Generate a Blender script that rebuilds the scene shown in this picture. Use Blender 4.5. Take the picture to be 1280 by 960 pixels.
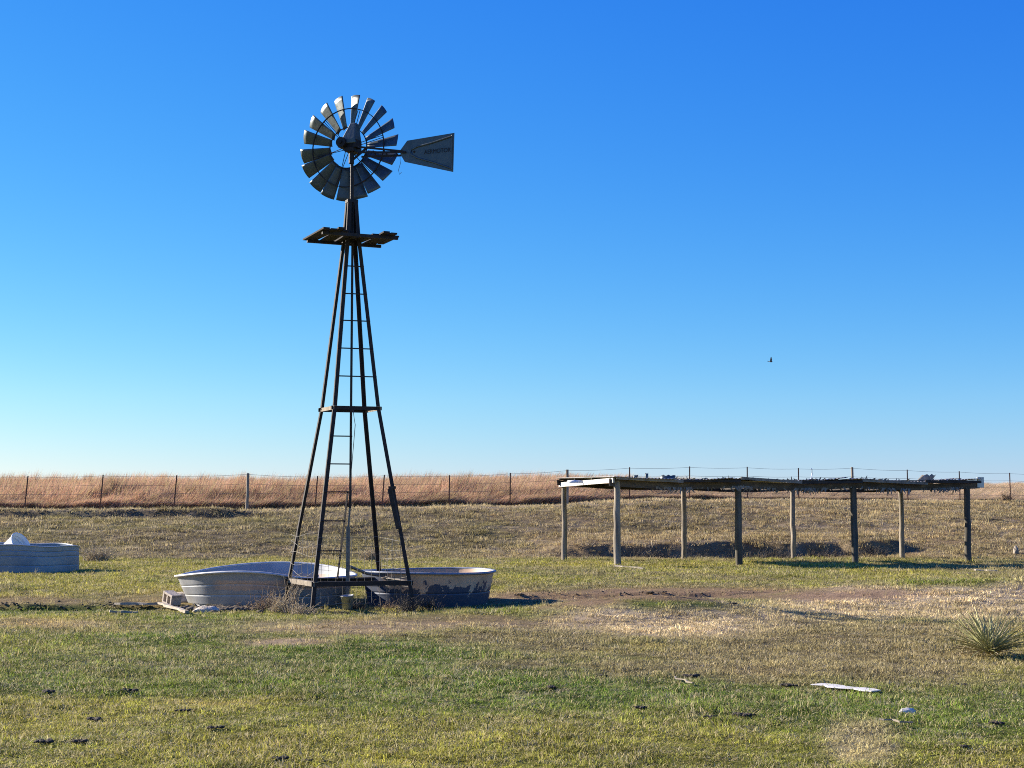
import bpy, bmesh, math, random
import numpy as np
from mathutils import Vector, Matrix
R = math.radians
random.seed(7); rng = np.random.default_rng(7)
for o in list(bpy.data.objects): bpy.data.objects.remove(o)
sc = bpy.context.scene
col = sc.collection

# ------------------------------------------------------------------ camera, sky, sun, exposure
F = 1924.0            # focal length in photograph pixels (1280 wide)
PITCH = math.atan(159 / F)
EYE = 1.5
cam = bpy.data.cameras.new('camera'); cam_o = bpy.data.objects.new('camera', cam); col.objects.link(cam_o)
cam.sensor_width = 36; cam.lens = 36 * F / 1280; cam.clip_end = 5000; cam.clip_start = .1
cam_o.location = (0, 0, EYE); cam_o.rotation_euler = (math.pi / 2 + PITCH, 0, 0)
sc.camera = cam_o
SUN_EL, SUN_AZ = 22.0, 24.0          # elevation; degrees behind the left-right line, sun on the left
sd = Vector((-math.cos(R(SUN_EL)) * math.cos(R(SUN_AZ)), math.cos(R(SUN_EL)) * math.sin(R(SUN_AZ)), math.sin(R(SUN_EL))))
sun = bpy.data.lights.new('sun', 'SUN'); sun.energy = 5.0; sun.angle = R(.53); sun.color = (1, .90, .76)
sun_o = bpy.data.objects.new('sun', sun); col.objects.link(sun_o)
sun_o.rotation_euler = sd.to_track_quat('Z', 'Y').to_euler(); sun_o.location = (-30, 20, 25)
w = bpy.data.worlds.new('World'); sc.world = w; w.use_nodes = True
nt = w.node_tree; nt.nodes.clear()
sky = nt.nodes.new('ShaderNodeTexSky'); sky.sky_type = 'NISHITA'; sky.sun_disc = False
sky.sun_elevation = R(SUN_EL); sky.sun_rotation = math.atan2(sd.x, sd.y)
sky.altitude = 300; sky.air_density = 1.0; sky.dust_density = .12; sky.ozone_density = 2.2
hsv = nt.nodes.new('ShaderNodeHueSaturation'); hsv.inputs['Saturation'].default_value = 1.22; hsv.inputs['Value'].default_value = 1
EXPO = 1.3; STR = .10
bg = nt.nodes.new('ShaderNodeBackground'); bg.inputs['Strength'].default_value = STR
sep = nt.nodes.new('ShaderNodeSeparateColor'); cmb = nt.nodes.new('ShaderNodeCombineColor')     # deeper blue air: one tone curve per channel, the same all over the sky
nt.links.new(hsv.outputs[0], sep.inputs[0])
for i, (a_, g_) in enumerate(((.65, 1.48), (.785, 1.04), (1.03, .38))):
    q1 = nt.nodes.new('ShaderNodeMath'); q1.operation = 'MULTIPLY'; q1.inputs[1].default_value = .1466; nt.links.new(sep.outputs[i], q1.inputs[0])
    q2 = nt.nodes.new('ShaderNodeMath'); q2.operation = 'POWER'; q2.inputs[1].default_value = g_; nt.links.new(q1.outputs[0], q2.inputs[0])
    q3 = nt.nodes.new('ShaderNodeMath'); q3.operation = 'MULTIPLY'; q3.inputs[1].default_value = a_ / (STR * 2 ** EXPO); nt.links.new(q2.outputs[0], q3.inputs[0])
    nt.links.new(q3.outputs[0], cmb.inputs[i])
out = nt.nodes.new('ShaderNodeOutputWorld')
nt.links.new(sky.outputs[0], hsv.inputs['Color']); nt.links.new(cmb.outputs[0], bg.inputs[0]); nt.links.new(bg.outputs[0], out.inputs[0])
vs = sc.view_settings; vs.view_transform = 'Standard'; vs.look = 'None'; vs.exposure = EXPO; vs.gamma = 1; vs.use_curve_mapping = False
sc.cycles.max_bounces = 6; sc.cycles.transparent_max_bounces = 6
sc.cycles.use_adaptive_sampling = True; sc.cycles.use_denoising = False; sc.cycles.filter_width = 1.0

# ------------------------------------------------------------------ pixel helpers
FW = Vector((0, math.cos(PITCH), math.sin(PITCH))); UP = Vector((0, -math.sin(PITCH), math.cos(PITCH))); CAM = Vector((0, 0, EYE))
def ray(px, py): return Vector(((px - 640) / F, 0, 0)) + UP * ((480 - py) / F) + FW
def at(px, py, y):
    d = ray(px, py); return CAM + d * (y / d.y)
def on_z(px, py, z):
    d = ray(px, py); return CAM + d * ((z - EYE) / d.z)
def on_plane(px, py, p0, n):
    d = ray(px, py); return CAM + d * ((p0 - CAM).dot(n) / d.dot(n))
def proj(x, y, z):
    x, y, z = map(np.asarray, (x, y, z))
    zz = z - EYE
    dp = y * FW.y + zz * FW.z; v = y * UP.y + zz * UP.z
    dp = np.where(dp < .5, .5, dp)
    return 640 + F * x / dp, 480 - F * v / dp

# ------------------------------------------------------------------ noise and terrain
def hash2(ix, iy, seed):
    n = (ix.astype(np.int64) * 374761393 + iy.astype(np.int64) * 668265263 + seed * 1442695041) & 0x7fffffff
    n = ((n ^ (n >> 13)) * 1274126177) & 0x7fffffff
    n = (n ^ (n >> 16)) & 0xffff
    return n / 65535.0
def vnoise(x, y, s, seed=0):
    x = np.asarray(x, float) / s + 1000.5; y = np.asarray(y, float) / s + 1000.5
    ix = np.floor(x); iy = np.floor(y); fx = x - ix; fy = y - iy
    fx = fx * fx * (3 - 2 * fx); fy = fy * fy * (3 - 2 * fy)
    a = hash2(ix, iy, seed); b = hash2(ix + 1, iy, seed); c = hash2(ix, iy + 1, seed); d = hash2(ix + 1, iy + 1, seed)
    return (a * (1 - fx) + b * fx) * (1 - fy) + (c * (1 - fx) + d * fx) * fy
def fbm(x, y, s, seed=0, o=4):
    t = 0; a = .5; n = 0
    for i in range(o):
        t = t + a * vnoise(x, y, s / 2 ** i, seed + i * 17); n += a; a *= .55
    return t / n
def sst(a, b, t):
    t = np.clip((np.asarray(t, float) - a) / (b - a), 0, 1); return t * t * (3 - 2 * t)
def gauss(x, y, cx, cy, rx, ry): return np.exp(-((x - cx) / rx) ** 2 - ((y - cy) / ry) ** 2)

FX = np.array([-60, -19.2, -16, -10, -5, -2.5, 0, 2.2, 4.9, 9.6, 14.5, 23, 60.])       # fence line: x -> depth, height
FY = np.array([61, 61, 61, 61, 61.3, 61.6, 61.8, 62, 62.8, 64.5, 67, 71.5, 80.])
FZ = np.array([1.55, 1.55, 1.57, 1.57, 1.65, 1.66, 1.7, 1.77, 1.9, 1.98, 1.96, 1.95, 1.95])
def fence_y(x): return np.interp(x, FX, FY)
def zfun(x, y, fine=True):
    x = np.asarray(x, float); y = np.asarray(y, float)
    fy = fence_y(x); fz = np.interp(x, FX, FZ)
    start = 48.5 + 1.6 * np.sin(x * .19 + 1)
    t = np.clip((y - start) / (fy - start), 0, 1)
    z = fz * (.35 * t + .65 * t * t * (3 - 2 * t))
    rise = np.interp(x, [-60, 0, 8, 25, 60], [.62, .62, .6, .85, .9])
    b = np.clip(y - fy, 0, None)
    z = z + rise * sst(0, 22, b) - .0022 * np.clip(b - 40, 0, 400)
    # bank cut behind the shelter
    wv = (fbm(x, y * 0, 2.2, 5) - .5) * 1.6 + (fbm(x, y * 0, .5, 6) - .5) * .4
    win = sst(.6, 2.6, x) * (1 - sst(12.4, 13.6, x)) * (.75 + .4 * vnoise(x, x * 0, 2.4, 8))
    z = z + .46 * win * (sst(51.0, 51.3, y + wv) - .9 * sst(51.3, 56, y)) - .12 * win * gauss(0, y, 0, 50.4, 1, 1.1)
    # small scarp in front of the fence on the left
    win = (1 - sst(-11.5, -8.5, x)) * (.4 + .8 * vnoise(x, x * 0, 3, 9))
    z = z + .20 * win * (sst(58.6, 58.8, y + wv * .7) - sst(58.9, 61, y)) - .12 * win * gauss(0, y, 0, 58.0, 1, .7)
    # gouged muddy edge left of the big tank
    win = (1 - sst(-6.1, -5.4, x)) * sst(-10.5, -9, x)
    wv2 = (fbm(x, y * 0, 1.1, 15) - .5) * .9
    z = z - .15 * win * sst(23.9, 25.6, y + wv2) * (1 - sst(25.75, 25.95, y + wv2))
    # shallow hollow under the tanks, tracks to the right
    z = z - .10 * gauss(x, y, -3.2, 25.4, 3.8, 3.2)
    win = sst(-.4, .8, x) * (1 - sst(7.2, 9, x))
    win = win * (1 + 1.1 * np.exp(-((x - 5.6) / 1.3) ** 2))
    z = z - .11 * win * sst(26.6, 27.7, y + wv2) * (1 - sst(28.3, 28.55, y + wv2))
    z = z + .30 * gauss(x, y, 2.0, 22.4, 1.7, 1.4) + .42 * gauss(x, y, 7.6, 25.2, 3.4, 1.7) + .07 * gauss(x, y, -.6, 21.6, 2.6, 1.0)
    z = z - .05 * gauss(x, y, -2.0, 22.6, 2.4, .5)
    near = 1 - sst(70, 120, y)
    z = z + near * .16 * (fbm(x, y, 7, 21, 3) - .5)
    if fine:
        rough = .06 + .05 * sst(45, 52, y)
        z = z + near * rough * (fbm(x, y, 1.1, 31, 3) - .5)
        z = z + near * .035 * (fbm(x, y, .34, 41, 2) - .5) * (1 - sst(30, 45, y))
    return z
def Z(x, y): return float(zfun(np.array([x]), np.array([y]))[0])
def ground(px, py):
    d = ray(px, py); t = np.arange(4, 120, .04)
    hit = np.nonzero(EYE + d.z * t <= zfun(d.x * t, d.y * t))[0]
    p = CAM + d * float(t[hit[0]]); p.z = Z(p.x, p.y); return p
def gpt(px, y):                       # ground point on the column of pixel px at depth y
    x = (px - 640) / F * y
    return Vector((x, y, Z(x, y)))

# ground cover colours, as reflectances of the plants and soil themselves
C_GREEN = np.array([.085, .145, .018]); C_OLIVE = np.array([.195, .21, .038]); C_YEL = np.array([.29, .275, .055])
C_STRAW = np.array([.56, .465, .325]); C_GREY = np.array([.215, .175, .105]); C_TAN = np.array([.36, .265, .155])
C_DIRT = np.array([.33, .215, .145]); C_DARK = np.array([.085, .065, .038]); C_RED = np.array([.33, .235, .15])
def cover(x, y):
    """colour (n,3), bare (n) = share of bare soil, at ground points"""
    z = zfun(x, y, False)
    px, py = proj(x, y, z)
    n1 = fbm(x, y, 5, 51); n2 = fbm(x, y, 1.6, 61); n3 = fbm(x, y, .5, 71)
    def mix(c, d, m): m = np.clip(m, 0, 1)[:, None]; return c * (1 - m) + d * m
    c = np.tile(C_OLIVE, (len(x), 1))
    c = mix(c, C_GREEN, sst(.44, .62, n1 * .6 + n2 * .4) * .75)
    c = mix(c, C_YEL, sst(.5, .66, fbm(x, y, 2.6, 81)) * .8)
    def blob(cx, cy, rx, ry, soft=.5):
        q = ((px - cx) / rx) ** 2 + ((py - cy) / ry) ** 2
        return sst(1 + soft, 1 - soft, np.sqrt(q) + (n2 - .5) * 1.3 + (n3 - .5) * .5)
    # foreground
    c = mix(c, C_YEL, sst(860, 930, py + (n2 - .5) * 60) * (y < 15) * .55)
    c = mix(c, C_GREEN, blob(740, 858, 260, 34) * .95)
    c = mix(c, C_GREEN, blob(480, 818, 190, 26) * .85)
    c = mix(c, C_GREEN, blob(1150, 892, 190, 34) * .75)
    c = mix(c, C_GREEN, blob(230, 788, 160, 16) * .85)
    c = mix(c, C_GREEN, blob(120, 830, 200, 30) * .35)
    c = mix(c, C_YEL, blob(560, 925, 320, 30) * .5)
    c = mix(c, C_STRAW, blob(1075, 935, 40, 26) * .6)
    c = mix(c, C_TAN, blob(60, 783, 110, 9) * .8)
    c = mix(c, C_GREY, blob(1010, 800, 330, 52) * .9)
    c = mix(c, C_GREY, blob(690, 800, 130, 24) * .75)
    c = mix(c, C_GREY, blob(200, 830, 190, 18) * .3)
    c = mix(c, C_STRAW, blob(830, 776, 150, 20, .55) * .95)
    c = mix(c, C_STRAW, blob(470, 783, 150, 7, .5) * .6); c = mix(c, C_STRAW, blob(365, 803, 60, 4, .5) * .8)
    c = mix(c, C_STRAW, blob(1140, 757, 230, 20, .55) * .95)
    c = mix(c, C_STRAW, blob(1240, 742, 150, 14, .5) * .95)
    c = mix(c, C_TAN, blob(960, 850, 60, 12) * .3)
    # beyond the tower: yellow-green flat, then the brown slope
    midm = sst(26.5, 29.5, y)
    flat = mix(np.tile(C_YEL * .9, (len(x), 1)), C_OLIVE * .9, sst(.42, .6, n2))
    flat = mix(flat, C_GREEN, sst(.52, .66, n1) * .45)
    flat = mix(flat, C_GREY, sst(.46, .62, n2 * .5 + n1 * .5) * .7)
    flat = mix(flat, C_GREY, sst(10, 17, x + (n1 - .5) * 10) * .5)
    c = mix(c, flat, midm)
    flatx = mix(np.tile(C_GREEN * 1.15, (len(x), 1)), C_YEL, sst(.45, .6, n2) * .5)
    c = mix(c, flatx, gauss(x, y, 7, 49.2, 7, 1.4) * .85)
    hill = sst(47.2, 49.6, y + (n2 - .5) * 3)
    hc = mix(np.tile(C_GREY, (len(x), 1)), C_TAN, sst(-6, 8, x + (n1 - .5) * 14) * .75)
    hc = mix(hc, C_OLIVE, sst(.5, .66, fbm(x, y, 3, 91)) * (.30 - .2 * sst(0, 8, x)))
    hc = mix(hc, C_GREY * .75, sst(.48, .62, fbm(x, y * 2.5, 4, 93)) * .6)
    hc = mix(hc, C_STRAW, sst(.54, .68, fbm(x, y * 1.6, 1.3, 95)) * .35)
    c = mix(c, hc * .88, hill)
    fy = fence_y(x)
    c = mix(c, C_STRAW, np.exp(-((y - fy - .3) / 1.3) ** 2) * .7)
    c = mix(c, C_RED, sst(1.6, 3.5, y - fy))
    # bare soil: the track past the tanks and the trodden ground round the tower
    bare = np.maximum.reduce([
        blob(870, 744, 280, 8, .5) * 1., blob(690, 748, 110, 10, .5) * 1., blob(440, 785, 130, 11, .7) * .65, blob(360, 803, 60, 6, .6) * .6,
        blob(560, 775, 140, 8, .7) * .7, blob(190, 752, 120, 9, .7) * .75, blob(60, 752, 130, 6, .6) * .8,
        blob(150, 680 - 5, 0.1, .1) * 0,
        gauss(x, y, -3.2, 26.6, 3.4, 1.6) * .8])
    bare = np.maximum(bare, sst(.68, .76, n3 * .5 + n2 * .5) * .35 * (y < 60))
    c = mix(c, C_DIRT, bare * .8)
    c = c * (.72 + .56 * n3)[:, None]
    return c, bare

def axis(*segs):                      # (start, end, step) pieces, then geometric growth
    v = []
    for a, b, s in segs: v += list(np.arange(a, b, s))
    return v
gx = axis((0, 11, .14), (11, 30, .3)); s = .4
while gx[-1] < 1200: gx.append(gx[-1] + s); s *= 1.18
gx = np.array([-v for v in gx[:0:-1]] + gx)
gy = axis((-30, 5, 2.5), (5, 8, .5), (8, 31, .12), (31, 64, .2), (64, 75, .4)); s = .6
while gy[-1] < 2400: gy.append(gy[-1] + s); s *= 1.12
gy = np.array(gy)
XX, YY = np.meshgrid(gx, gy); ZZ = zfun(XX, YY)
nx, ny = len(gx), len(gy)
idx = np.arange(nx * ny).reshape(ny, nx)
quads = np.stack([idx[:-1, :-1], idx[:-1, 1:], idx[1:, 1:], idx[1:, :-1]], -1).reshape(-1, 4)
def np_mesh(name, verts, faces):
    me = bpy.data.meshes.new(name); verts = np.asarray(verts, np.float32); faces = np.asarray(faces, np.int32)
    k = faces.shape[1]
    me.vertices.add(len(verts)); me.vertices.foreach_set('co', verts.ravel())
    me.loops.add(faces.size); me.loops.foreach_set('vertex_index', faces.ravel())
    me.polygons.add(len(faces)); me.polygons.foreach_set('loop_start', np.arange(0, faces.size, k, dtype=np.int32))
    me.polygons.foreach_set('use_smooth', np.ones(len(faces), bool))
    me.update(calc_edges=True); return me
gme = np_mesh('ground', np.stack([XX.ravel(), YY.ravel(), ZZ.ravel()], -1), quads)
cc, bb = cover(XX.ravel(), YY.ravel())
at_ = gme.attributes.new('cover', 'FLOAT_COLOR', 'POINT')
at_.data.foreach_set('color', np.concatenate([cc, bb[:, None]], 1).astype(np.float32).ravel())

# ------------------------------------------------------------------ materials
def new_mat(name):
    m = bpy.data.materials.new(name); m.use_nodes = True
    return m, m.node_tree, m.node_tree.nodes['Principled BSDF']
def N(nt, t, **k):
    n = nt.nodes.new(t)
    for a, b in k.items():
        if a in n.inputs.keys(): n.inputs[a].default_value = b
        else: setattr(n, a, b)
    return n
def rgba(c): return (c[0], c[1], c[2], 1)
def ramp(nt, stops):
    r = nt.nodes.new('ShaderNodeValToRGB'); e = r.color_ramp.elements
    while len(e) < len(stops): e.new(.5)
    for i, (p, c) in enumerate(stops): e[i].position = p; e[i].color = rgba(c)
    return r
def worn(name, stops, scale=6, rough=.75, metal=0, bump=.15, stretch=(1, 1, 1), detail=8, bscale=None, distort=0.):
    """mottled procedural material in object coordinates"""
    m, nt, b = new_mat(name); L = nt.links.new
    tc = N(nt, 'ShaderNodeTexCoord'); mp = N(nt, 'ShaderNodeMapping'); mp.inputs['Scale'].default_value = stretch
    L(tc.outputs['Object'], mp.inputs['Vector'])
    oi = N(nt, 'ShaderNodeObjectInfo'); ad = N(nt, 'ShaderNodeVectorMath', operation='ADD'); sc_ = N(nt, 'ShaderNodeMath', operation='MULTIPLY'); sc_.inputs[1].default_value = 37
    L(oi.outputs['Random'], sc_.inputs[0]); L(mp.outputs[0], ad.inputs[0]); L(sc_.outputs[0], ad.inputs[1])
    n = N(nt, 'ShaderNodeTexNoise', Scale=scale, Detail=detail, Roughness=.65, Distortion=distort); L(ad.outputs[0], n.inputs['Vector'])
    r = ramp(nt, stops); L(n.outputs['Fac'], r.inputs[0]); L(r.outputs[0], b.inputs['Base Color'])
    n2 = N(nt, 'ShaderNodeTexNoise', Scale=(bscale or scale * 4), Detail=6); L(ad.outputs[0], n2.inputs['Vector'])
    bp = N(nt, 'ShaderNodeBump', Strength=bump, Distance=.02); L(n2.outputs['Fac'], bp.inputs['Height']); L(bp.outputs[0], b.inputs['Normal'])
    rr = N(nt, 'ShaderNodeMapRange'); rr.inputs['To Min'].default_value = max(rough - .12, .05); rr.inputs['To Max'].default_value = min(rough + .15, 1)
    L(n2.outputs['Fac'], rr.inputs['Value']); L(rr.outputs[0], b.inputs['Roughness'])
    b.inputs['Metallic'].default_value = metal
    return m
def ground_material():
    m, nt, b = new_mat('pasture_soil'); L = nt.links.new
    a = N(nt, 'ShaderNodeAttribute', attribute_name='cover')
    g = N(nt, 'ShaderNodeNewGeometry')
    n = N(nt, 'ShaderNodeTexNoise', Scale=9., Detail=10, Roughness=.7); L(g.outputs['Position'], n.inputs['Vector'])
    n2 = N(nt, 'ShaderNodeTexNoise', Scale=45., Detail=5, Roughness=.7); L(g.outputs['Position'], n2.inputs['Vector'])
    r = ramp(nt, [(.25, (.42, .4, .38)), (.5, (.85, .83, .8)), (.75, (1.25, 1.2, 1.12))]); L(n.outputs['Fac'], r.inputs[0])
    r2 = ramp(nt, [(.3, (.55, .53, .5)), (.7, (1.25, 1.22, 1.2))]); L(n2.outputs['Fac'], r2.inputs[0])
    m1 = N(nt, 'ShaderNodeMix', data_type='RGBA', blend_type='MULTIPLY'); m1.inputs[0].default_value = 1
    L(a.outputs['Color'], m1.inputs[6]); L(r.outputs[0], m1.inputs[7])
    m2 = N(nt, 'ShaderNodeMix', data_type='RGBA', blend_type='MULTIPLY'); m2.inputs[0].default_value = .8
    L(m1.outputs[2], m2.inputs[6]); L(r2.outputs[0], m2.inputs[7])
    L(m2.outputs[2], b.inputs['Base Color']); b.inputs['Roughness'].default_value = 1; b.inputs['Specular IOR Level'].default_value = .1
    bp = N(nt, 'ShaderNodeBump', Strength=.9, Distance=.03); L(n2.outputs['Fac'], bp.inputs['Height'])
    bp2 = N(nt, 'ShaderNodeBump', Strength=.8, Distance=.08); L(n.outputs['Fac'], bp2.inputs['Height']); L(bp2.outputs[0], bp.inputs['Normal'])
    L(bp.outputs[0], b.inputs['Normal'])
    return m
def blade_material(name, attr=True, tint=(1, 1, 1), var=.5, tip=.25, trans=.35):
    m, nt, b = new_mat(name); L = nt.links.new
    if attr:
        a = N(nt, 'ShaderNodeAttribute', attribute_name='gcol'); a.attribute_type = 'INSTANCER'; src = a.outputs['Color']
    else:
        rg = N(nt, 'ShaderNodeRGB'); rg.outputs[0].default_value = rgba(tint); src = rg.outputs[0]
    v = N(nt, 'ShaderNodeAttribute', attribute_name='shade')          # random per blade, baked in the tuft
    mr = N(nt, 'ShaderNodeMapRange'); mr.inputs['To Min'].default_value = 1 - var; mr.inputs['To Max'].default_value = 1 + var
    L(v.outputs['Fac'], mr.inputs['Value'])
    mx = N(nt, 'ShaderNodeVectorMath', operation='SCALE'); L(src, mx.inputs[0]); L(mr.outputs[0], mx.inputs['Scale'])
    dry = N(nt, 'ShaderNodeAttribute', attribute_name='dry')
    mm = N(nt, 'ShaderNodeMix', data_type='RGBA'); L(dry.outputs['Fac'], mm.inputs[0]); L(mx.outputs[0], mm.inputs[6]); mm.inputs[7].default_value = (.52, .43, .20, 1)
    b.inputs['Roughness'].default_value = .7; b.inputs['Specular IOR Level'].default_value = .25
    L(mm.outputs[2], b.inputs['Base Color'])
    tr = N(nt, 'ShaderNodeBsdfTranslucent'); L(mm.outputs[2], tr.inputs['Color'])
    ms = N(nt, 'ShaderNodeMixShader'); ms.inputs[0].default_value = trans
    L(b.outputs[0], ms.inputs[1]); L(tr.outputs[0], ms.inputs[2]); L(ms.outputs[0], nt.nodes['Material Output'].inputs['Surface'])
    return m
M = {}
M['ground'] = ground_material()
M['blade'] = blade_material('grass_blade')
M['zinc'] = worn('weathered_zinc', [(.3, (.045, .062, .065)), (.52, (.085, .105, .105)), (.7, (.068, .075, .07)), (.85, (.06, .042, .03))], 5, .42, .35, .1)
M['zinc_plain'] = worn('galvanized_sheet', [(.3, (.36, .37, .38)), (.55, (.48, .49, .49)), (.75, (.40, .39, .37))], 3, .5, .55, .08)
M['dark_steel'] = worn('rusty_dark_steel', [(.3, (.014, .012, .012)), (.55, (.028, .020, .017)), (.75, (.055, .032, .022))], 12, .75, .25, .15)
M['cast_iron'] = worn('greasy_cast_iron', [(.3, (.010, .010, .010)), (.6, (.024, .018, .016)), (.8, (.055, .03, .018))], 14, .6, .35, .3)
M['old_wood'] = worn('weathered_wood', [(.3, (.10, .085, .065)), (.5, (.24, .20, .15)), (.7, (.36, .31, .24))], 8, .9, 0, .4, (1, 1, .12))
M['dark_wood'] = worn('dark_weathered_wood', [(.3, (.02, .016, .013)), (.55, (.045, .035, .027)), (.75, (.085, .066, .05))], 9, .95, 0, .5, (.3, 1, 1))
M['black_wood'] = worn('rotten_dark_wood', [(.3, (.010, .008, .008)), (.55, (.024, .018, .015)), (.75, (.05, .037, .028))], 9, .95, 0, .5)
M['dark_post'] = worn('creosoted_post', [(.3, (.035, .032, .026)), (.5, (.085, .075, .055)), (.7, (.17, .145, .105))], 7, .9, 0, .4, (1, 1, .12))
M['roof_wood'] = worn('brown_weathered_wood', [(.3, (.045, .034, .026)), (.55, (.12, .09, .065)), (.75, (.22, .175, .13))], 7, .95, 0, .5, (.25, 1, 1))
M['pale_wood'] = worn('bleached_wood', [(.3, (.19, .155, .11)), (.5, (.33, .28, .21)), (.7, (.44, .38, .30))], 9, .9, 0, .4, (.3, 1, 1))
M['white_paint'] = worn('chalky_white_paint', [(.3, (.32, .29, .24)), (.45, (.55, .52, .47)), (.7, (.66, .64, .59))], 6, .8, 0, .2)
M['rust'] = worn('brown_rust', [(.3, (.09, .04, .025)), (.55, (.16, .075, .04)), (.8, (.22, .12, .07))], 15, .9, 0, .2)
M['wire'] = worn('grey_wire', [(.3, (.11, .105, .10)), (.7, (.21, .20, .18))], 10, .6, .5, .05)
M['plastic'] = worn('white_plastic', [(.3, (.68, .68, .66)), (.7, (.8, .8, .79))], 4, .5, 0, .03)
M['stone'] = worn('pale_limestone', [(.3, (.34, .29, .22)), (.55, (.5, .44, .36)), (.8, (.62, .57, .49))], 9, .95, 0, .5)
M['concrete'] = worn('old_concrete', [(.3, (.34, .28, .22)), (.55, (.47, .40, .33)), (.8, (.52, .47, .4))], 12, .95, 0, .4)
M['dung'] = worn('dried_dung', [(.3, (.03, .023, .016)), (.6, (.075, .057, .038)), (.8, (.14, .105, .068))], 30, 1, 0, .8)
M['mud'] = worn('clodded_soil', [(.3, (.06, .046, .03)), (.55, (.13, .098, .06)), (.8, (.22, .165, .10))], 14, 1, 0, .7)
M['feather'] = worn('dark_feathers', [(.3, (.02, .02, .022)), (.7, (.06, .055, .05))], 20, .8, 0, .1)
M['letter'] = worn('faded_black_paint', [(.3, (.012, .012, .014)), (.7, (.03, .028, .03))], 20, .8, 0, .05)
def tank_material(name, tan_lo, tan_hi, tan_amt, base, ragged):
    """galvanized or painted sheet with a tan mineral crust in a band at heights tan_lo..tan_hi of the wall"""
    m, nt, b = new_mat(name); L = nt.links.new
    tc = N(nt, 'ShaderNodeTexCoord'); sx = N(nt, 'ShaderNodeSeparateXYZ'); L(tc.outputs['Object'], sx.inputs[0])
    n = N(nt, 'ShaderNodeTexNoise', Scale=6., Detail=8, Roughness=.62); L(tc.outputs['Object'], n.inputs['Vector'])
    n3 = N(nt, 'ShaderNodeTexNoise', Scale=2.2, Detail=4); L(tc.outputs['Object'], n3.inputs['Vector'])
    rb = ramp(nt, [(.3, [c * .75 for c in base]), (.55, base), (.75, [c * 1.12 for c in base])]); L(n3.outputs['Fac'], rb.inputs[0])
    rt = ramp(nt, [(.3, (.42, .26, .16)), (.55, (.60, .40, .265)), (.75, (.50, .31, .20))]); L(n3.outputs['Fac'], rt.inputs[0])
    def mth(op, a, bb):
        k = N(nt, 'ShaderNodeMath', operation=op); k.use_clamp = False
        for i, v in enumerate((a, bb)):
            if hasattr(v, 'links'): L(v, k.inputs[i])
            else: k.inputs[i].default_value = v
        return k.outputs[0]
    nz = mth('MULTIPLY', mth('SUBTRACT', n.outputs['Fac'], .5), ragged)
    zz = mth('ADD', sx.outputs['Z'], nz)
    lo = N(nt, 'ShaderNodeMapRange', interpolation_type='SMOOTHSTEP'); lo.inputs['From Min'].default_value = tan_lo - .012; lo.inputs['From Max'].default_value = tan_lo + .012; L(zz, lo.inputs['Value'])
    hi = N(nt, 'ShaderNodeMapRange', interpolation_type='SMOOTHSTEP'); hi.inputs['From Min'].default_value = tan_hi - .01; hi.inputs['From Max'].default_value = tan_hi + .01; L(sx.outputs['Z'], hi.inputs['Value'])
    side = N(nt, 'ShaderNodeMapRange', interpolation_type='SMOOTHSTEP'); side.inputs['From Min'].default_value = -.75; side.inputs['From Max'].default_value = -.55; L(mth('ADD', sx.outputs['X'], mth('MULTIPLY', nz, .5)), side.inputs['Value'])
    f = mth('MULTIPLY', mth('MULTIPLY', lo.outputs[0], mth('SUBTRACT', 1., hi.outputs[0])), mth('MULTIPLY', side.outputs[0], tan_amt))
    g = N(nt, 'ShaderNodeNewGeometry')                     # crust only outside: object-space radial normal
    mx = N(nt, 'ShaderNodeMix', data_type='RGBA'); L(f, mx.inputs[0]); L(rb.outputs[0], mx.inputs[6]); L(rt.outputs[0], mx.inputs[7])
    L(mx.outputs[2], b.inputs['Base Color'])
    mtl = mth('MULTIPLY', mth('SUBTRACT', 1., f), .25); L(mtl, b.inputs['Metallic']); b.inputs['Roughness'].default_value = .55
    bp = N(nt, 'ShaderNodeBump', Strength=.12, Distance=.02); L(n.outputs['Fac'], bp.inputs['Height']); L(bp.outputs[0], b.inputs['Normal'])
    return m

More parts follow.
